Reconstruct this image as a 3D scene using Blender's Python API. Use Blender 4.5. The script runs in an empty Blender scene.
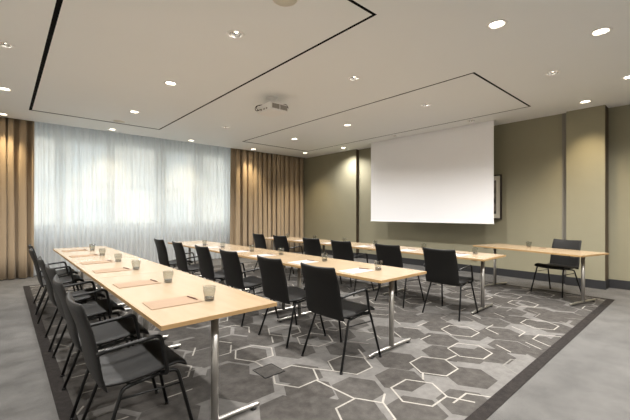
import bpy, bmesh, math, random
from mathutils import Vector, Matrix
random.seed(7)
S = bpy.context.scene
C = S.collection
PI = math.pi
H = 3.25          # ceiling height
T = 0.75          # table top height

# ------------------------------------------------------------------ materials
def mat(name, col, rough=.6, metal=0, spec=.5, noise=None, bump=None, coat=0, sheen=0):
    m = bpy.data.materials.new(name); m.use_nodes = True
    nt = m.node_tree; b = nt.nodes['Principled BSDF']
    b.inputs['Base Color'].default_value = (*col, 1)
    b.inputs['Roughness'].default_value = rough
    b.inputs['Metallic'].default_value = metal
    b.inputs['Specular IOR Level'].default_value = spec
    b.inputs['Coat Weight'].default_value = coat
    b.inputs['Sheen Weight'].default_value = sheen
    tc = nt.nodes.new('ShaderNodeTexCoord')
    if noise:
        sc, col2, stretch = noise
        mp = nt.nodes.new('ShaderNodeMapping'); mp.inputs['Scale'].default_value = stretch
        n = nt.nodes.new('ShaderNodeTexNoise'); n.inputs['Scale'].default_value = sc
        n.inputs['Detail'].default_value = 6; n.inputs['Roughness'].default_value = .62
        r = nt.nodes.new('ShaderNodeValToRGB')
        r.color_ramp.elements[0].position = .33; r.color_ramp.elements[1].position = .67
        r.color_ramp.elements[0].color = (*col, 1); r.color_ramp.elements[1].color = (*col2, 1)
        nt.links.new(tc.outputs['Object'], mp.inputs[0]); nt.links.new(mp.outputs[0], n.inputs['Vector'])
        nt.links.new(n.outputs['Fac'], r.inputs[0]); nt.links.new(r.outputs[0], b.inputs['Base Color'])
    if bump:
        n2 = nt.nodes.new('ShaderNodeTexNoise'); n2.inputs['Scale'].default_value = bump[0]
        n2.inputs['Detail'].default_value = 3
        bp = nt.nodes.new('ShaderNodeBump'); bp.inputs['Strength'].default_value = bump[1]
        bp.inputs['Distance'].default_value = .004
        nt.links.new(tc.outputs['Object'], n2.inputs['Vector'])
        nt.links.new(n2.outputs['Fac'], bp.inputs['Height']); nt.links.new(bp.outputs[0], b.inputs['Normal'])
    return m
def emit(name, col, st):
    m = mat(name, col, .5)
    b = m.node_tree.nodes['Principled BSDF']
    b.inputs['Emission Color'].default_value = (*col, 1); b.inputs['Emission Strength'].default_value = st
    return m
M = {}
M['ceiling'] = mat('ceiling_paint', (.865,.875,.865), .8, noise=(1.2, (.855,.865,.855), (1,1,1)))
M['slot'] = mat('slot_black', (.003,.003,.003), .9, spec=.1)
M['wall'] = mat('olive_wall_paint', (.255,.235,.160), .75, noise=(2.5, (.268,.247,.168), (1,1,1)), bump=(180,.15))
M['wallw'] = mat('window_wall_paint', (.55,.57,.56), .8)
M['groove'] = mat('grey_joint', (.20,.185,.155), .7)
M['wallp'] = mat('pale_wall_paint', (.72,.70,.66), .8)
M['brown'] = mat('brown_side_shade', (.085,.060,.035), .6)  # brown that carries the shade of the wall's side faces
M['base'] = mat('dark_baseboard', (.018,.018,.020), .6, bump=(60,.1))
M['floor'] = mat('grey_carpet', (.073,.070,.066), .95, spec=.1, noise=(3.2, (.112,.107,.101), (1,1,1)), bump=(350,.8), sheen=.1)
M['rug'] = mat('rug_light_grey', (.115,.109,.102), .95, spec=.1, noise=(14, (.150,.142,.134), (1,1,1)), bump=(350,.8))
M['rugd'] = mat('rug_dark_brown', (.040,.036,.0325), .95, spec=.15, noise=(12, (.070,.064,.058), (1,1,1)), bump=(350,.8))
M['rugm'] = mat('rug_mid_brown', (.048,.044,.040), .95, spec=.15, noise=(12, (.075,.069,.063), (1,1,1)), bump=(350,.8))
M['rugw'] = mat('rug_pale_line', (.24,.225,.20), .95, spec=.15, noise=(30, (.32,.30,.27), (1,1,1)), bump=(350,.8))
M['rugf'] = mat('rug_faint_line', (.13,.122,.11), .95, spec=.15, noise=(30, (.17,.16,.145), (1,1,1)), bump=(350,.8))
M['rugb'] = mat('rug_border', (.014,.012,.011), .95, spec=.15, noise=(20, (.026,.022,.020), (1,1,1)), bump=(350,.8))
M['wood'] = mat('birch_laminate', (.29,.213,.132), .24, spec=.65, noise=(3, (.315,.235,.150), (6,.7,1)))
M['edge'] = mat('wood_edge', (.31,.190,.080), .45, noise=(3, (.36,.23,.105), (1,1,20)))
M['steel'] = mat('brushed_steel', (.58,.56,.53), .38, 1, noise=(40, (.54,.52,.49), (1,1,.1)))
M['steeld'] = mat('dark_steel', (.28,.27,.26), .35, 1)
M['leather'] = mat('black_leather', (.0055,.0051,.0047), .5, spec=.34, bump=(220,.25))
M['blackm'] = mat('black_powder_coat', (.004,.004,.004), .38, .2)
M['kraft'] = mat('kraft_card', (.195,.123,.070), .6, noise=(12, (.22,.14,.08), (1,4,1)))
M['paper'] = mat('white_paper', (.36,.325,.30), .5)
M['pen'] = mat('brown_pen', (.09,.035,.018), .4)
M['penm'] = mat('pen_tip', (.35,.2,.12), .3, .6)
M['screen'] = mat('screen_fabric', (.95,.95,.97), .9, spec=.2)
M['white'] = mat('white_plastic', (.85,.84,.82), .4)
M['vent'] = mat('grey_vent', (.30,.275,.25), .6)
M['frame'] = mat('dark_frame', (.02,.012,.01), .4)
M['matb'] = mat('picture_mat', (.72,.68,.58), .7)
M['art'] = mat('picture_art', (.04,.035,.03), .7, noise=(6, (.30,.26,.2), (1,1,1)))
M['chrome'] = mat('lamp_reflector', (.75,.73,.70), .16, 1)
M['lit'] = emit('lamp_glow', (1,.88,.70), 6)
M['winf'] = mat('window_frame_paint', (.62,.64,.63), .5)
M['stone'] = mat('outside_stone', (.60,.50,.40), .9, noise=(.6, (.68,.59,.50), (1,1,1)))
M['stone2'] = mat('outside_band', (.34,.31,.29), .9)
M['ground'] = mat('outside_paving', (.30,.29,.28), .9)
M['oglass'] = mat('outside_glass', (.42,.42,.41), .4)

def curtain_mat():
    m = mat('gold_brown_drape', (.36,.270,.175), .7, spec=.3, noise=(2.2, (.42,.32,.215), (9,9,.25)), sheen=.3)
    return m
M['drape'] = curtain_mat()
def sheer_mat():
    m = bpy.data.materials.new('sheer_voile'); m.use_nodes = True
    nt = m.node_tree; nt.nodes.clear(); N = nt.nodes.new; L = nt.links.new
    out = N('ShaderNodeOutputMaterial'); tr = N('ShaderNodeBsdfTransparent'); tl = N('ShaderNodeBsdfTranslucent'); df = N('ShaderNodeBsdfDiffuse')
    tr.inputs[0].default_value = (1,1,1,1)
    tl.inputs[0].default_value = (.88,.90,.92,1); df.inputs[0].default_value = (.82,.84,.86,1)
    a = N('ShaderNodeMixShader'); a.inputs[0].default_value = .38; L(tl.outputs[0], a.inputs[1]); L(df.outputs[0], a.inputs[2])
    b = N('ShaderNodeMixShader'); L(tr.outputs[0], b.inputs[1]); L(a.outputs[0], b.inputs[2])
    tc = N('ShaderNodeTexCoord'); mp = N('ShaderNodeMapping'); mp.inputs['Scale'].default_value = (5,5,.05)
    n = N('ShaderNodeTexNoise'); n.inputs['Scale'].default_value = 2.2; n.inputs['Detail'].default_value = 4
    r = N('ShaderNodeMapRange'); r.inputs[1].default_value=.3; r.inputs[2].default_value=.7; r.inputs[3].default_value=.83; r.inputs[4].default_value=.94
    L(tc.outputs['Object'], mp.inputs[0]); L(mp.outputs[0], n.inputs['Vector']); L(n.outputs['Fac'], r.inputs[0]); L(r.outputs[0], b.inputs[0])
    L(b.outputs[0], out.inputs[0])
    return m
M['sheer'] = sheer_mat()
def glass_mat(name, col, rough=0, ior=1.45, mixt=.35):
    m = bpy.data.materials.new(name); m.use_nodes = True
    nt = m.node_tree; nt.nodes.clear(); N = nt.nodes.new; L = nt.links.new
    out = N('ShaderNodeOutputMaterial'); g = N('ShaderNodeBsdfGlossy'); g.inputs['Roughness'].default_value = .05
    t = N('ShaderNodeBsdfTransparent'); t.inputs[0].default_value = (*col,1)
    lw = N('ShaderNodeLayerWeight'); lw.inputs[0].default_value = .5
    pw = N('ShaderNodeMath'); pw.operation = 'POWER'; pw.inputs[1].default_value = 3.0; L(lw.outputs['Facing'], pw.inputs[0])
    fr = N('ShaderNodeMath'); fr.operation = 'MULTIPLY_ADD'; fr.inputs[1].default_value = .55; fr.inputs[2].default_value = .04; L(pw.outputs[0], fr.inputs[0])
    mx = N('ShaderNodeMixShader'); L(fr.outputs[0], mx.inputs[0]); L(t.outputs[0], mx.inputs[1]); L(g.outputs[0], mx.inputs[2])
    L(mx.outputs[0], out.inputs[0])
    return m
M['pane'] = glass_mat('window_glass', (.93,.96,.95))
M['glass'] = glass_mat('smoky_glass', (.87,.88,.87), ior=1.45)
M['glassb'] = glass_mat('smoky_glass_base', (.55,.56,.57), ior=1.5)

# ------------------------------------------------------------------ mesh helpers
def box(bm, x0, y0, z0, x1, y1, z1, mi=0):
    v = [bm.verts.new(p) for p in ((x0,y0,z0),(x1,y0,z0),(x1,y1,z0),(x0,y1,z0),(x0,y0,z1),(x1,y0,z1),(x1,y1,z1),(x0,y1,z1))]
    for f in ((3,2,1,0),(4,5,6,7),(0,1,5,4),(1,2,6,5),(2,3,7,6),(3,0,4,7)):
        bm.faces.new([v[i] for i in f]).material_index = mi
def prism(bm, pts, z0, z1, mi=0):
    a = [bm.verts.new((x,y,z0)) for x,y in pts]; b = [bm.verts.new((x,y,z1)) for x,y in pts]
    n = len(pts)
    bm.faces.new(a[::-1]).material_index = mi; bm.faces.new(b).material_index = mi
    for i in range(n): bm.faces.new((a[i],a[(i+1)%n],b[(i+1)%n],b[i])).material_index = mi
def lathe(bm, prof, seg=24, cx=0, cy=0, mi=0, smooth=True):
    rings = []
    for r, z in prof:
        if r < 1e-6: rings.append([bm.verts.new((cx,cy,z))])
        else: rings.append([bm.verts.new((cx+r*math.cos(2*PI*k/seg), cy+r*math.sin(2*PI*k/seg), z)) for k in range(seg)])
    for a, b in zip(rings, rings[1:]):
        for k in range(seg):
            k2 = (k+1)%seg
            if len(a)==1 and len(b)==1: continue
            if len(a)==1: f = bm.faces.new((a[0], b[k2], b[k]))
            elif len(b)==1: f = bm.faces.new((a[k], a[k2], b[0]))
            else: f = bm.faces.new((a[k], a[k2], b[k2], b[k]))
            f.smooth = smooth; f.material_index = mi
def tube(bm, pts, r, seg=8, flat=1.0, mi=0):
    pts = [Vector(p) for p in pts]; rings = []
    for i, p in enumerate(pts):
        if i == 0: d = pts[1]-p
        elif i == len(pts)-1: d = p-pts[i-1]
        else: d = (pts[i+1]-p).normalized() + (p-pts[i-1]).normalized()
        d.normalize()
        up = Vector((0,1,0)) if abs(d.y) < .9 else Vector((0,0,1))
        s = d.cross(up).normalized(); u = s.cross(d).normalized()
        rings.append([bm.verts.new(p + s*(r*flat*math.cos(2*PI*k/seg)) + u*(r*math.sin(2*PI*k/seg))) for k in range(seg)])
    for a, b in zip(rings, rings[1:]):
        for k in range(seg):
            f = bm.faces.new((a[k], a[(k+1)%seg], b[(k+1)%seg], b[k])); f.smooth = True; f.material_index = mi
    bm.faces.new(rings[0][::-1]).material_index = mi; bm.faces.new(rings[-1]).material_index = mi
def bend(pts, r=.03, n=4):
    """round the corners of a polyline"""
    pts = [Vector(p) for p in pts]; out = [pts[0]]
    for i in range(1, len(pts)-1):
        a, p, b = pts[i-1], pts[i], pts[i+1]
        ra = min(r, (a-p).length*.45, (b-p).length*.45)
        s = p + (a-p).normalized()*ra; e = p + (b-p).normalized()*ra
        for k in range(n+1):
            t = k/n; out.append(s*(1-t)**2 + p*2*t*(1-t) + e*t*t)
    out.append(pts[-1]); return out
def slab(bm, fn, nu, nv, th):
    """closed padded panel: fn(u,v)->(centre, normal), u,v in -1..1; th max half thickness"""
    def k(t): return max(0, 1-abs(t)**7)**.5
    U = [math.sin(i/nu*PI-PI/2) for i in range(nu+1)]; V = [math.sin(i/nv*PI-PI/2) for i in range(nv+1)]
    top, bot = [], []
    for v in V:
        rt, rb = [], []
        for u in U:
            c, n = fn(u, v); h = th*k(u)*k(v)
            a = bm.verts.new(c+n*h)
            b = a if h < 1e-7 else bm.verts.new(c-n*h)
            rt.append(a); rb.append(b)
        top.append(rt); bot.append(rb)
    for j in range(nv):
        for i in range(nu):
            for g, fl in ((top, False), (bot, True)):
                q = [g[j][i], g[j][i+1], g[j+1][i+1], g[j+1][i]]
                if fl: q = q[::-1]
                try: f = bm.faces.new(q); f.smooth = True
                except ValueError: pass
def obj(name, bm, mats, parent=None, loc=None, bev=0, recalc=True):
    if recalc: bmesh.ops.recalc_face_normals(bm, faces=bm.faces)
    me = bpy.data.meshes.new(name); bm.to_mesh(me); bm.free()
    for m in (mats if isinstance(mats, (list,tuple)) else [mats]): me.materials.append(M[m])
    o = bpy.data.objects.new(name, me); C.objects.link(o)
    if parent: o.parent = parent
    if loc: o.location = loc
    if bev:
        b = o.modifiers.new('bevel', 'BEVEL'); b.width = bev; b.segments = 2; b.limit_method = 'ANGLE'
    return o
def tag(o, label, cat, group=None):
    o['label'] = label; o['category'] = cat
    if group: o['group'] = group
    return o
def thing(name, loc=(0,0,0), rz=0):
    o = bpy.data.objects.new(name, None); C.objects.link(o); o.empty_display_size = .1
    o.location = loc; o.rotation_euler = (0,0,rz); return o
def struct(name, bm, m, bev=0):
    o = obj(name, bm, m, bev=bev); o['kind'] = 'structure'; return o
def dup(root, loc, rz=0):
    r = root.copy(); C.objects.link(r); r.location = loc; r.rotation_euler = (0,0,rz)
    for ch in list(root.children):
        c = ch.copy(); C.objects.link(c); c.parent = r
        for g in list(ch.children):
            d = g.copy(); C.objects.link(d); d.parent = c
    return r
B = bmesh.new

# ------------------------------------------------------------------ room shell
X0, Y0, YW = -1.7, -2.6, 9.95
bm = B(); box(bm, X0-.2, Y0-.2, -.1, 8.4, YW+.2, 0); struct('floor', bm, 'floor')

bright = [(3.72,1.42),(4.68,.75),(6.55,.73),(7.43,1.40),(1.84,5.25),(1.85,7.18),(5.57,5.20),(5.60,7.08),(.02,7.18),(3.69,9.03),(1.86,9.03),(5.58,9.03),(7.42,7.08),(7.15,8.50),(7.42,-.6),(.0,9.03)]
dimmed = [(1.85,3.35),(5.58,1.41),(3.70,3.33),(5.56,3.31),(3.69,7.12),(.01,5.29),(.0,3.35),(.0,1.42),(1.85,1.42),(7.22,3.25),(7.22,5.15),(1.85,-.6),(3.7,-.6),(5.57,-.6),(0,-.6)]
holes = []
SW = .034
def ring(xa, ya, xb, yb, wl=SW):
    return [(xa-wl/2, ya-SW/2, xa+wl/2, yb+.03), (xb-SW/2, ya-SW/2, xb+SW/2, yb+.03), (xa-wl/2, ya-SW/2, xb+SW/2, ya+SW/2), (xa-wl/2, yb-.03, xb+SW/2, yb+.03)]
slots = ring(.38, 2.13, 2.663, 8.33, .045) + ring(4.77, 2.12, 7.03, 8.24)
lh = [(x-.064, y-.064, x+.064, y+.064) for x, y in bright+dimmed]
scr = (7.49, 2.90, 7.60, 6.20)
holes = slots + lh + [scr]
YC = 9.31
def grid_slab(bm, xs, ys, skip, emit_box):
    for a, b in zip(xs, xs[1:]):
        run = None
        for c, d in zip(ys, ys[1:]):
            cx, cy = (a+b)/2, (c+d)/2
            hole = any(h[0]<cx<h[2] and h[1]<cy<h[3] for h in skip)
            if hole:
                if run is not None: emit_box(a, run, b, c); run = None
            elif run is None: run = c
        if run is not None: emit_box(a, run, b, ys[-1])
xs = sorted({X0-.1, 8.3} | {round(h[i],4) for h in holes for i in (0,2)})
ys = sorted({Y0-.1, YC} | {round(h[i],4) for h in holes for i in (1,3)})
bm = B(); grid_slab(bm, xs, ys, holes, lambda a,c,b,d: box(bm, a, c, H, b, d, H+.06))
struct('ceiling', bm, 'ceiling')
bm = B()   # dark backs of the shadow gaps + curtain recess top
for a,c,b,d in slots: box(bm, a, c, H+.002, b, d, H+.075)
struct('trim_1', bm, 'slot')
bm = B(); box(bm, X0-.1, Y0-.1, H+.30, 8.3, YW+.2, H+.40); box(bm, X0-.1, YC-.04, H+.061, 8.3, YC, H+.30)
struct('trim_2', bm, 'wallw')

bm = B()
pl = [(7.88,YW+.2),(7.88,7.0),(8.0,7.0),(8.0,1.775),(7.9,1.775),(7.9,1.209),(8.2,1.209),(8.2,Y0-.2),(8.5,Y0-.2),(8.5,YW+.2)]
prism(bm, pl, -.1, H+.3); struct('wall_right', bm, 'wall')
bm = B(); box(bm, 7.992, 1.776, .16, 8.004, 1.865, H-.001); struct('trim_3', bm, 'groove')
bm = B(); box(bm, 7.882, 6.996, .16, 7.999, 7.002, H-.001); struct('shade_panel_1', bm, 'brown')  # thin panel added to darken the step's side face, shade put into its colour
bm = B(); box(bm, 7.902, 1.205, .16, 8.199, 1.211, H-.001); struct('shade_panel_2', bm, 'brown')  # added panel, shade of the pilaster's side painted in dark brown
def base(name, segs, off):
    bm = B()
    for (xa,ya,xb,yb) in segs: box(bm, xa, ya, 0, xb, yb, .155)
    struct(name, bm, 'base', bev=.003)
base('baseboard_right', [(7.865,6.985,7.88,9.9),(7.88,6.985,8.0,7.0),(7.985,1.79,8.0,6.985),(7.885,1.194,7.9,1.79),(7.9,1.194,8.185,1.209),(8.185,Y0,8.2,1.209)], 0)
bm = B(); box(bm, X0-.2, Y0, -.1, X0, YW+.2, H+.3); struct('wall_left', bm, 'wallp')
bm = B(); box(bm, X0-.2, Y0-.2, -.1, 8.5, Y0, H+.3); struct('wall_back', bm, 'wallp')
# window wall
wins = [(-.4,.95),(1.04,2.00),(2.07,3.13),(3.34,4.22),(4.40,5.18),(5.40,6.4),(6.6,7.6)]
ZS, ZH = 1.03, 3.11
bm = B(); wh = [(a, ZS, b, ZH) for a,b in wins]
xs = sorted({X0-.2, 8.3} | {h[i] for h in wh for i in (0,2)})
grid_slab(bm, xs, [-.1, ZS, ZH, H+.3], wh, lambda a,c,b,d: box(bm, a, YW, c, b, YW+.2, d))
struct('wall_window', bm, 'wallw')
for i,(a,b) in enumerate(wins):
    bm = B(); w = .05
    for q in ((a,ZS,a+w,ZH),(b-w,ZS,b,ZH),(a+w,ZS,b-w,ZS+w),(a+w,ZH-w,b-w,ZH)): box(bm, q[0], YW+.06, q[1], q[2], YW+.12, q[3])
    f = struct('window_%d'%(i+1), bm, 'winf')
    bm = B(); box(bm, a+w, YW+.085, ZS+w, b-w, YW+.095, ZH-w); obj('window_pane', bm, 'pane', f)
bm = B(); box(bm, X0, YW-.16, ZS-.05, 7.88, YW, ZS-.01); struct('trim_4', bm, 'winf')

# outside: ground + facing building
bm = B(); box(bm, -30, YW+.3, -4.1, 45, 60, -4); o = struct('trim_5', bm, 'ground'); o.name = 'ground'
bl = thing('stone_building', (4, 22, -4))
tag(bl, 'pale beige building outside seen blurred through the sheer curtain', 'building')
bm = B(); hw = []
for k in range(9):
    for j in range(5): hw.append((-19+k*4.4, 1+j*3.1, -17.2+k*4.4, 3+j*3.1))
xs = sorted({-21, 21} | {h[i] for h in hw for i in (0,2)}); zs = sorted({0, 17} | {h[i] for h in hw for i in (1,3)})
grid_slab(bm, xs, zs, hw, lambda a,c,b,d: box(bm, a, 0, c, b, .4, d)); obj('facade', bm, 'stone', bl)
for h in hw:
    bm = B(); box(bm, h[0], .25, h[1], h[2], .3, h[3]); obj('window', bm, 'oglass', bl)
bm = B()
for j in range(5): box(bm, -21, -.12, .55+j*3.1, 21, -.001, .75+j*3.1)
obj('ledge', bm, 'stone2', bl)

# ------------------------------------------------------------------ curtains
def curtain(bm, x0, x1, yc, amp, wave, z0, z1, seed, pl):
    rnd = random.Random(seed); n = int((x1-x0)/wave*18); zs = [z0+(z1-z0)*k/7 for k in range(8)]
    ph = 0; cols = []
    A = [rnd.uniform(.55,1.15) for _ in range(int((x1-x0)/wave)+4)]; W = [rnd.uniform(.75,1.3) for _ in A]
    tot = 0; phs = []
    for i in range(n+1):
        x = x0+(x1-x0)*i/n; k = int(ph)
        w = W[k%len(W)]; a = A[k%len(A)]*(1-(ph-k)) + A[(k+1)%len(A)]*(ph-k)
        col = []
        for j, z in enumerate(zs):
            t = (z-z0)/(z1-z0)
            s = math.sin(2*PI*ph + .35*math.sin(3*t+k))
            s = math.copysign(abs(s)**.6, s)
            xx = x - pl*wave*math.sin(4*PI*ph)*(1-.4*t) + .01*math.sin(2.2*t+k*1.7)
            col.append(bm.verts.new((xx, yc + amp*a*s*(1-.25*t), z)))
        cols.append(col); ph += (x1-x0)/n/wave/w
    for a, b in zip(cols, cols[1:]):
        for j in range(7): bm.faces.new((a[j], b[j], b[j+1], a[j+1])).smooth = True
def curt(name, label, x0, x1, yc, amp, wave, m, seed, th):
    bm = B(); curtain(bm, x0, x1, yc, amp, wave, .015, H+.12, seed, .24 if th else .05)
    o = obj(name, bm, m); tag(o, label, 'curtain')
    if th:
        s = o.modifiers.new('thick', 'SOLIDIFY'); s.thickness = th; s.offset = 0
    return o
curt('drape', 'gold brown floor-length drape left of the sheer window curtain', -1.6, .49, 9.405, .080, .17, 'drape', 3, .004)
curt('drape', 'gold brown floor-length drape between the sheer curtain and the olive wall', 5.05, 7.85, 9.405, .080, .20, 'drape', 11, .004)
curt('sheer_curtain', 'long white translucent sheer curtain hanging across the windows',   .44, 5.14, 9.56, .025, .10, 'sheer', 9, 0)
tr = B(); box(tr, X0, 9.38, H+.125, 7.87, 9.58, H+.30)
struct('trim_6', tr, 'winf')

# ------------------------------------------------------------------ patterned rug
RX0, RY0, RX1, RY1 = .275, .965, 7.085, 8.37
BWD = .092
bm = B()
box(bm, RX0, RY0, 0, RX1, RY1, .004, 5)
box(bm, RX0+BWD, RY0+BWD, .004, RX1-BWD, RY1-BWD, .005, 0)
cl = (RX0+BWD, RY0+BWD, RX1-BWD, RY1-BWD)
def clip(poly):
    for ax, lim, sg in ((0,cl[0],1),(1,cl[1],1),(0,cl[2],-1),(1,cl[3],-1)):
        out = []
        for i in range(len(poly)):
            p, q = poly[i], poly[(i+1)%len(poly)]
            a, b = (p[ax]-lim)*sg, (q[ax]-lim)*sg
            if a >= 0: out.append(p)
            if (a >= 0) != (b >= 0):
                t = a/(a-b); out.append((p[0]+(q[0]-p[0])*t, p[1]+(q[1]-p[1])*t))
        poly = out
        if len(poly) < 3: return None
    return poly
zc = [.0051]
def flat(poly, mi):
    p = clip(poly)
    if not p: return
    zc[0] += .0000012
    vs = [bm.verts.new((x,y,zc[0])) for x,y in p]
    try: bm.faces.new(vs).material_index = mi
    except ValueError: pass
def hexa(cx, cy, r, rot=0): return [(cx+r*math.cos(PI/3*k+rot), cy+r*math.sin(PI/3*k+rot)) for k in range(6)]
known_d = [(1.73, 2.01), (2.02, 1.78), (2.29, 2.12), (2.81, 1.6), (2.4, 1.66), (2.1, 1.32), (2.45, 1.14), (2.86, 1.3), (3.16, 1.69), (2.53, 2.39), (2.69, 1.88), (3.46, 1.91), (1.61, 1.75), (3.38, 2.25), (1.85, 2.27), (1.44, 1.91), (1.78, 1.6), (3.24, 2.44), (2.54, 2.99), (3.27, 1.53), (1.73,2.9),(1.70,1.45),(3.45,1.36)]
known_l = [(1.81,1.53),(2.33,1.45),(2.83,1.61),(3.40,1.55),(2.3,2.12),(1.8,2.27),(1.8,2.9)]
rr = random.Random(21)
def lattice(dx, dy, jit, known, near):
    pts = list(known); i = 0; x = RX0-.2
    while x < RX1+.3:
        y = RY0-.2 + (dy/2 if i%2 else 0)
        while y < RY1+.3:
            p = (x+rr.uniform(-jit,jit), y+rr.uniform(-jit,jit))
            if all(math.hypot(p[0]-q[0],p[1]-q[1]) > near for q in known): pts.append(p)
            y += dy
        x += dx; i += 1
    return pts
dk = lattice(.340, .395, .06, known_d, .30)
for n,(x,y) in enumerate(dk):
    if n < len(known_d) or rr.random() < .93: flat(hexa(x,y,.205 if n < len(known_d) else rr.choice((.205,.22,.235))), 1 if rr.random()<.6 else 2)
def outline(x, y, r, w, mi, ks):
    a = hexa(x,y,r+w/2); b = hexa(x,y,r-w/2)
    for k in ks: flat([a[k], a[(k+1)%6], b[(k+1)%6], b[k]], mi)
ln = lattice(.47, .56, .06, known_l, .42)
zc[0] = .0060
for n,(x,y) in enumerate(ln):
    k = n < len(known_l)
    if not k and rr.random() < .12: continue
    mi = 3 if (k or rr.random() < .68) else 4
    ks = range(6) if (k or rr.random() < .6) else [(rr.randrange(6)+j)%6 for j in range(rr.choice((3,4,5)))]
    outline(x, y, .2, .016, mi, ks)
for (xa,ya,xb,yb) in ((2.12,1.60,2.0,1.53),(2.64,1.60,2.53,1.53),(3.19,1.58,3.02,1.6),(2.1,2.12,2.0,2.27),(1.7,2.45,1.7,2.72),(2.5,2.1,2.62,2.3),(2.42,1.28,2.5,1.1),(1.9,1.70,1.88,2.1)):
    dx, dy = xb-xa, yb-ya; L = math.hypot(dx,dy); nx, ny = -dy/L*.008, dx/L*.008
    flat([(xa+nx,ya+ny),(xb+nx,yb+ny),(xb-nx,yb-ny),(xa-nx,ya-ny)], 3)
for _ in range(30):
    x, y = rr.uniform(RX0,RX1), rr.uniform(RY0,RY1); a = rr.randrange(6)*PI/3; L = rr.uniform(.12,.22)
    c, s = math.cos(a), math.sin(a)
    flat([(x-s*.007,y+c*.007),(x+L*c-s*.007,y+L*s+c*.007),(x+L*c+s*.007,y+L*s-c*.007),(x+s*.007,y-c*.007)], rr.choice((3,4)))
rug = obj('patterned_rug', bm, ['rug','rugd','rugm','rugw','rugf','rugb'], recalc=False)
tag(rug, 'large grey rug with hexagon pattern and dark border under all the tables', 'rug')

fb = thing('floor_socket_box', (1.69, 2.49, .006)); tag(fb, 'square floor socket lid with black edge set into the hexagon rug', 'socket')
bm = B()
for q in ((-.1,-.1,.1,-.094),(-.1,.094,.1,.1),(-.1,-.094,-.094,.094),(.094,-.094,.1,.094)): box(bm, q[0],q[1],0,q[2],q[3],.004)
obj('rim', bm, 'blackm', fb)
bm = B(); box(bm, -.0935,-.0935,0,.0935,.0935,.002); obj('lid', bm, 'rugm', fb)

# ------------------------------------------------------------------ chair
def catmull(P, t):
    n = len(P)-1; f = min(max(t,0),1)*n; i = min(int(f), n-1); u = f-i
    p = [P[max(i-1,0)], P[i], P[i+1], P[min(i+2,n)]]
    return tuple(.5*((2*p[1][k])+(-p[0][k]+p[2][k])*u+(2*p[0][k]-5*p[1][k]+4*p[2][k]-p[3][k])*u*u+(-p[0][k]+3*p[1][k]-3*p[2][k]+p[3][k])*u**3) for k in range(2))
def make_chair(arms):
    t = thing('conference_chair')
    sp = [(-.225,.445),(-.15,.434),(-.05,.436),(.08,.452),(.145,.462),(.19,.454),(.218,.428)]
    def seat(u, v):
        s = (v+1)/2; x, z = catmull(sp, s); x2, z2 = catmull(sp, min(s+.01,1)); x1, z1 = catmull(sp, max(s-.01,0))
        n = Vector((-(z2-z1), 0, x2-x1)).normalized()
        w = .235*(1-.05*max(0,(s-.85)/.15)**2)
        return Vector((x, w*u, z+.012*u*u)), n
    bm = B(); slab(bm, seat, 12, 14, .019); obj('seat', bm, 'leather', t)
    bp = [(-.212,.417),(-.238,.49),(-.257,.60),(-.284,.72),(-.318,.82),(-.338,.878)]
    def back(u, v):
        s = (v+1)/2; x, z = catmull(bp, s); x2, z2 = catmull(bp, min(s+.01,1)); x1, z1 = catmull(bp, max(s-.01,0))
        n = Vector(((z2-z1), 0, -(x2-x1))).normalized()
        w = (.238-.012*s)*(1-.05*max(0,(s-.93)/.07)**2)
        return Vector((x+.028*u*u*(.4+.6*s), w*u, z+.010*u*u*s)), n
    bm = B(); slab(bm, back, 14, 14, .015); obj('backrest', bm, 'leather', t)
    for s in (-1,1):
        yt, yb = s*.205, s*.253
        bm = B(); tube(bm, bend([(-.07,yt,.412),(-.125,yt+s*.004,.405),(-.262,yb,.008)], .03), .0108); l = obj('leg', bm, 'blackm', t)
        bm = B(); lathe(bm, [(0,0),(.014,0),(.014,.012),(0,.012)], 10, -.262, yb); obj('foot_glide', bm, 'blackm', l)
        bm = B(); tube(bm, bend([(.05,yt,.430),(.165,yt+s*.004,.428),(.262,yb,.008)], .03), .0108); l = obj('leg', bm, 'blackm', t)
        bm = B(); lathe(bm, [(0,0),(.014,0),(.014,.012),(0,.012)], 10, .262, yb); obj('foot_glide', bm, 'blackm', l)
        bm = B(); tube(bm, [(-.08,yt,.411),(.06,yt,.428)], .0108); obj('side_rail', bm, 'blackm', t)
        bm = B(); tube(bm, [(-.148,yt+s*.011,.355),(.185,yt+s*.014,.345)], .0055, 6); obj('side_brace', bm, 'blackm', t)
        ya = s*.262
        if not arms: continue
        bm = B(); tube(bm, bend([(-.243,s*.236,.625),(-.215,ya,.643),(.055,ya,.665),(.095,ya,.44),(.075,yt,.428)], .035, 5), .0130, 8, flat=.85); obj('armrest', bm, 'blackm', t)
    for x in (-.09,.12):
        bm = B(); tube(bm, [(x,-.205,.413+(x+.09)*.06),(x,.205,.413+(x+.09)*.06)], .009, 6); obj('cross_rail', bm, 'blackm', t)
    return t
ordw = ['nearest the camera','second from the camera','third from the camera','third from the window curtain','second from the window curtain','closest to the window curtain']
rown = ['left','middle','right']
protos = {True: make_chair(True), False: make_chair(False)}; used = {True: False, False: False}
rowy = [[2.29,3.00,3.80,4.50,5.66,6.42],[2.29,3.04,3.93,4.70,5.62,6.42],[2.31,3.12,4.06,4.85,5.80,6.60]]
for r, (cx, ysl) in enumerate(zip((.602,2.368,4.49), rowy)):
    for k, y in enumerate(ysl):
        jr = random.Random(r*10+k)
        rz = math.radians(jr.uniform(-2,2))
        if (r,k) in ((0,0),(1,0),(2,0)): rz = 0
        arm = k % 2 == 0
        if not used[arm]: o = protos[arm]; o.location = (cx,y,.0068); o.rotation_euler = (0,0,rz); used[arm] = True
        else: o = dup(protos[arm], (cx+(jr.uniform(-.02,.02) if k else 0), y, .0068), rz)
        tag(o, 'black chair %s at the %s table row, %s' % ('with armrests' if arm else 'without armrests', rown[r], ordw[k]), 'chair', 'black chairs at the table rows')
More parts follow.
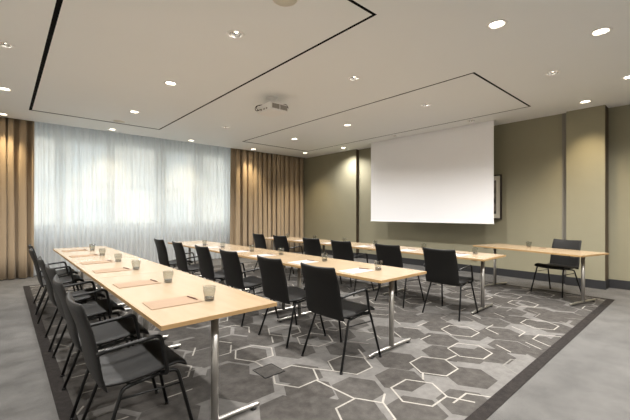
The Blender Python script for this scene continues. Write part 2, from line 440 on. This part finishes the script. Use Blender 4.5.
o = dup(protos[False], (6.92,1.70,.0068), math.radians(163)); tag(o, 'black armless chair behind the separate desk, facing back to the rows', 'chair')

# ------------------------------------------------------------------ tables
def make_table(W=.74, L=1.775):
    t = thing('conference_table')
    bm = B(); box(bm, -W/2+.003, -L/2+.003, T-.024, W/2-.003, L/2-.003, T); obj('tabletop', bm, 'wood', t)
    bm = B(); w = .003
    for q in ((-W/2,-L/2,W/2,-L/2+w),(-W/2,L/2-w,W/2,L/2),(-W/2,-L/2+w,-W/2+w,L/2-w),(W/2-w,-L/2+w,W/2,L/2-w)): box(bm, q[0],q[1],T-.0245,q[2],q[3],T-.0005)
    obj('edge_band', bm, 'edge', t)
    for s in (-1,1):
        y = s*(L/2-.17)
        bm = B(); lathe(bm, [(0,.03),(.024,.03),(.024,T-.05),(0,T-.05)], 20, .01, y); l = obj('leg', bm, 'steel', t)
        bm = B(); n = 10
        # long low foot: rounded bar
        tube(bm, [(-.335,y,.022),(-.325,y,.024),(-.15,y,.029),(.15,y,.029),(.325,y,.024),(.335,y,.022)], .0145, 10); obj('foot', bm, 'steel', l)
        for q in (-.29,.29):
            bm = B(); lathe(bm, [(0,0),(.02,0),(.02,.012),(0,.012)], 12, q, y); obj('glide', bm, 'blackm', l)
        bm = B(); box(bm, -.28, y-.02, T-.05, .28, y+.02, T-.0245); obj('top_bracket', bm, 'steeld', l)
    bm = B(); box(bm, -.012, -L/2+.19, T-.062, .032, L/2-.19, T-.030); obj('beam', bm, 'steeld', t)
    return t
tp = ['nearest the camera','in the middle of its row','closest to the window']
tab0 = make_table(); first = True
for r, cx in enumerate((.99,2.845,4.94)):
    for k in range(3):
        loc = (cx, 1.905+.8875+1.7757*k, .0068)
        if first: o = tab0; o.location = loc; first = False
        else: o = dup(tab0, loc)
        tag(o, 'birch-topped table in the %s row, the one %s' % (rown[r], tp[k]), 'table', 'tables in the three rows')
DESK = (6.585,1.93,.0068); DA = math.radians(-15)
o = dup(tab0, DESK, DA); tag(o, 'birch-topped desk standing alone at an angle by the olive wall', 'table')

# ------------------------------------------------------------------ table ware
def make_glass():
    t = thing('tumbler')
    bm = B(); lathe(bm, [(.0300,.020),(.0345,.030),(.0405,.060),(.0425,.098),(.0405,.0985),(.0385,.060),(.0325,.030),(.0285,.022)], 28); obj('bowl', bm, 'glass', t)
    bm = B(); lathe(bm, [(0,0),(.028,0),(.031,.004),(.0335,.020),(.0325,.024),(.015,.021),(0,.020)], 28); obj('base', bm, 'glassb', t)
    return t
TZ = T+.0068
gl0 = make_glass(); first = True
gly = [[(1.045,2.25),(1.055,3.07),(1.04,3.98),(1.045,4.76),(1.035,5.62),(1.06,6.50)],[(2.91,2.28),(2.945,3.13),(2.93,4.01),(2.86,4.67),(2.81,5.53),(2.74,6.10)],[(5.09,2.24),(5.08,3.06),(4.97,3.96),(5.08,4.82),(5.12,5.76),(5.10,6.72)]]
for r in range(3):
    for k, (x,y) in enumerate(gly[r]):
        if first: o = gl0; o.location = (x,y,TZ); first = False
        else: o = dup(gl0, (x,y,TZ))
        tag(o, 'smoky tumbler on the %s table row, %s' % (rown[r], ordw[k]), 'glass', 'tumblers on the tables')
o = dup(gl0, (6.80,2.07,TZ)); tag(o, 'smoky tumbler on the angled desk by the olive wall', 'glass')

def make_pad(m):
    bm = B(); box(bm, -.16,-.108,0,.16,.108,.004)
    return obj('writing_pad', bm, m, bev=.001)
def make_pen():
    t = thing('pen')
    bm = B(); tube(bm, [(0,-.055,.0045),(0,.06,.0045)], .0045, 8); obj('barrel', bm, 'pen', t)
    bm = B(); tube(bm, [(0,-.072,.0035),(0,-.055,.0045)], .003, 8); obj('tip', bm, 'penm', t)
    return t
pad_k = make_pad('kraft'); pad_w = make_pad('paper'); pen0 = make_pen()
usedp = {'k':False,'w':False,'pen':False}
def put(proto, key, loc, rz):
    if not usedp[key]:
        usedp[key] = True; proto.location = loc; proto.rotation_euler = (0,0,rz); return proto
    return dup(proto, loc, rz)
for r, tx in enumerate((.99,2.845,4.94)):
    for k, (gx,gy) in enumerate(gly[r]):
        jr = random.Random(100+r*10+k); rz = math.radians(jr.uniform(-3,3) if k else -2)
        x = tx-.15; y = gy+(.11 if not (r==2 and k==4) else .05)
        key = 'k' if r == 0 else 'w'
        o = put(pad_k if r==0 else pad_w, key, (x,y,TZ), rz)
        tag(o, '%s pad on the %s table row, %s' % ('tan kraft writing' if r==0 else 'white paper writing', rown[r], ordw[k]), 'notepad', 'tan writing pads on the left row' if r==0 else 'white writing pads on the %s row' % rown[r])
        o = put(pen0, 'pen', (x+.135, y+.015, TZ+.0041), math.radians(jr.uniform(5,14)))
        tag(o, 'brown pen lying on the writing pad, %s table row, %s' % (rown[r], ordw[k]), 'pen', 'brown pens on the pads')
o = dup(pen0, (6.75,1.85,TZ), math.radians(50)); tag(o, 'brown pen lying on the angled desk by the olive wall', 'pen')

# ------------------------------------------------------------------ projection screen, picture, projector
ps = thing('projection_screen', (7.54, 4.548, 0)); tag(ps, 'large white pull-down projection screen hanging from the ceiling slot', 'screen')
w = 3.22/2
bm = B(); box(bm, -.002,-w,1.14,.002,w,H+.05); obj('fabric', bm, 'screen', ps)
bm = B(); tube(bm, [(0,-w-.005,1.128),(0,w+.005,1.128)], .014, 10); obj('weight_bar', bm, 'white', ps)
bm = B(); tube(bm, [(0,-w+.0,H+.085),(0,w-.0,H+.085)], .035, 12); obj('roller', bm, 'white', ps)

pf = thing('framed_picture', (7.94, 3.36, 1.69)); tag(pf, 'dark framed picture on the olive wall half hidden behind the screen', 'picture')
bm = B()
for q in ((-.43,-.48,.43,-.455),(-.43,.455,.43,.48),(-.43,-.455,-.405,.455),(.405,-.455,.43,.455)): box(bm, -.025,q[0],q[1],.01,q[2],q[3])
obj('frame', bm, 'frame', pf)
bm = B(); box(bm, -.008,-.405,-.455,.005,.405,.455); obj('mat_board', bm, 'matb', pf)
bm = B(); box(bm, -.010,-.32,-.36,-.0081,.32,.36); obj('print', bm, 'art', pf)

pj = thing('ceiling_projector', (3.32, 4.78, H)); tag(pj, 'white projector mounted under the ceiling on a short bracket', 'projector')
bm = B(); lathe(bm, [(0,0),(.085,0),(.085,-.02),(.05,-.035),(.045,-.075),(0,-.075)], 20); obj('ceiling_mount', bm, 'white', pj)
bm = B(); tube(bm, [(0,0,-.07),(0,0,-.13)], .025, 10); box(bm, -.10,-.05,-.145,.10,.05,-.13); obj('bracket', bm, 'white', pj)
bm = B(); box(bm, -.17,-.20,-.265,.17,.20,-.135); body = obj('body', bm, 'white', pj, bev=.015)
bm = B()
for k in range(2):
    box(bm, -.145+k*.155,-.204,-.235,-.005+k*.155,-.2005,-.16)
obj('side_vent', bm, 'vent', body)
bm = B()
for y in (-.10,-.03,.05): box(bm, -.1735, y, -.235, -.1705, y+.04, -.21)
obj('port_panel', bm, 'vent', body)
bm = B(); tube(bm, [(.16,.06,-.20),(.195,.06,-.20)], .04, 16); obj('lens', bm, 'slot', body)
bm = B(); pts = [(-.172,.13,-.21),(-.21,.16,-.23),(-.22,.19,-.19),(-.19,.19,-.13),(-.11,.10,-.122),(-.05,.02,-.11),(.01,-.04,-.06),(.02,-.035,-.002)]
tube(bm, bend(pts,.05,3), .006, 6); tube(bm, bend([(-.172,.07,-.21),(-.22,.09,-.24),(-.23,.14,-.18),(-.18,.15,-.128),(-.08,.05,-.12),(-.02,-.03,-.07)],.05,3), .005, 6)
obj('cable', bm, 'slot', pj)
bm = B(); tube(bm, bend([(.02,-.02,-.10),(.08,-.10,-.122),(.14,-.195,-.128),(.168,-.206,-.19)],.03,3), .006, 6); obj('cable', bm, 'slot', pj)

# ------------------------------------------------------------------ ceiling fittings
def place_word(x, y):
    a = 'left' if x < 1 else 'centre left' if x < 3 else 'centre' if x < 4.5 else 'centre right' if x < 6.4 else 'right'
    return a
names = {}
def make_light(lit):
    t = thing('downlight')
    bm = B(); lathe(bm, [(.070,.030),(.070,-.001),(.074,-.006),(.093,-.005),(.097,0),(.094,.0)], 32); obj('trim_ring', bm, 'white', t)
    if lit in (True, 'wash'):
        bm = B(); lathe(bm, [(0,.018),(.069,.018),(.069,.022),(0,.022)], 32); obj('diffuser', bm, 'lit', t)
    else:
        bm = B(); lathe(bm, [(.068,.0),(.062,.02),(.045,.05),(.0,.056)], 32); obj('reflector', bm, 'chrome', t)
        bm = B(); lathe(bm, [(0,.018),(.012,.022),(.018,.035),(.012,.05),(0,.052)], 16, .012); obj('bulb', bm, 'lit' if lit is False else 'white', t)
    if lit != 'off':
        ld = bpy.data.lights.new('lamp','SPOT'); ld.energy = 66 if lit == 'wash' else 125; ld.color = (1,.80,.50) if lit == 'wash' else (1,.975,.94)
        ld.spot_size = math.radians(95 if lit == 'wash' else 145); ld.spot_blend = .9; ld.shadow_soft_size = .06
        lo = bpy.data.objects.new('lamp', ld); C.objects.link(lo); lo.parent = t; lo.location = (0,0,-.012)
    return t
L1 = make_light(True); L0 = make_light(False); LX = make_light('off'); LW = make_light('wash'); f1 = f0 = fx = fw = True
col_n = {0:'in the column over the left chairs',1.85:'in the column over the left aisle',3.7:'in the column beside the projector',4.68:'in front of the far ceiling slots',5.57:'in the column over the right table row',6.55:'at the right edge of the photo',7.42:'in the column along the olive wall',7.22:'beside the projection screen top'}
def lname(x,y):
    c = min(col_n, key=lambda q: abs(q-x)); 
    r = 'behind the camera' if y < 0 else 'nearest the camera' if y < 2 else 'level with the first chairs' if y < 4 else 'level with the projector' if y < 6 else 'near the window' if y < 8 else 'just before the curtains'
    return '%s, %s' % (col_n[c], r)
for (x,y), lit in [(p,True) for p in bright]+[(p,False) for p in dimmed]:
    if x == 7.22:
        if fx: o = LX; o.location = (x,y,H); fx = False
        else: o = dup(LX, (x,y,H))
    elif lit and (x > 7.1 and not 5 < y < 8 or y > 8.4):
        if fw: o = LW; o.location = (x,y,H); fw = False
        else: o = dup(LW, (x,y,H))
    elif lit:
        if f1: o = L1; o.location = (x,y,H); f1 = False
        else: o = dup(L1, (x,y,H))
    else:
        if f0: o = L0; o.location = (x,y,H); f0 = False
        else: o = dup(L0, (x,y,H))
    tag(o, ('glowing round downlight ' if lit else 'open reflector downlight ')+lname(x,y), 'ceiling light', 'round ceiling downlights')
def disc(label, x, y, r):
    t = thing('ceiling_speaker', (x,y,H)); tag(t, label, 'speaker')
    bm = B(); lathe(bm, [(r-.012,0),(r-.01,-.008),(r,-.006),(r+.004,0)], 32); obj('rim', bm, 'white', t)
    bm = B(); lathe(bm, [(0,-.004),(r-.01,-.005),(r-.01,0),(0,0)], 32); obj('grille', bm, 'matb', t)
disc('flat round grille in the ceiling near the window curtain', 1.80, 8.12, .12)
disc('flat round grille in the ceiling at the top of the photo', 1.87, 2.50, .12)

# ------------------------------------------------------------------ light + world
w = bpy.data.worlds.new('sky'); S.world = w; w.use_nodes = True
bg = w.node_tree.nodes['Background']; bg.inputs[0].default_value = (.86,.93,1,1); bg.inputs[1].default_value = 2.8

# ------------------------------------------------------------------ camera
cd = bpy.data.cameras.new('camera'); cam = bpy.data.objects.new('camera', cd); C.objects.link(cam)
cam.location = (0,0,1.35); cam.rotation_euler = (PI/2, 0, -.72763)
cd.sensor_width = 36; cd.lens = 36*350.46/630; cd.shift_y = 2.87/630; cd.clip_start = .05
S.camera = cam
S.view_settings.view_transform = 'Standard'; S.view_settings.look = 'None'
S.view_settings.gamma = 1; S.view_settings.use_curve_mapping = False
S.view_settings.exposure = 1.0
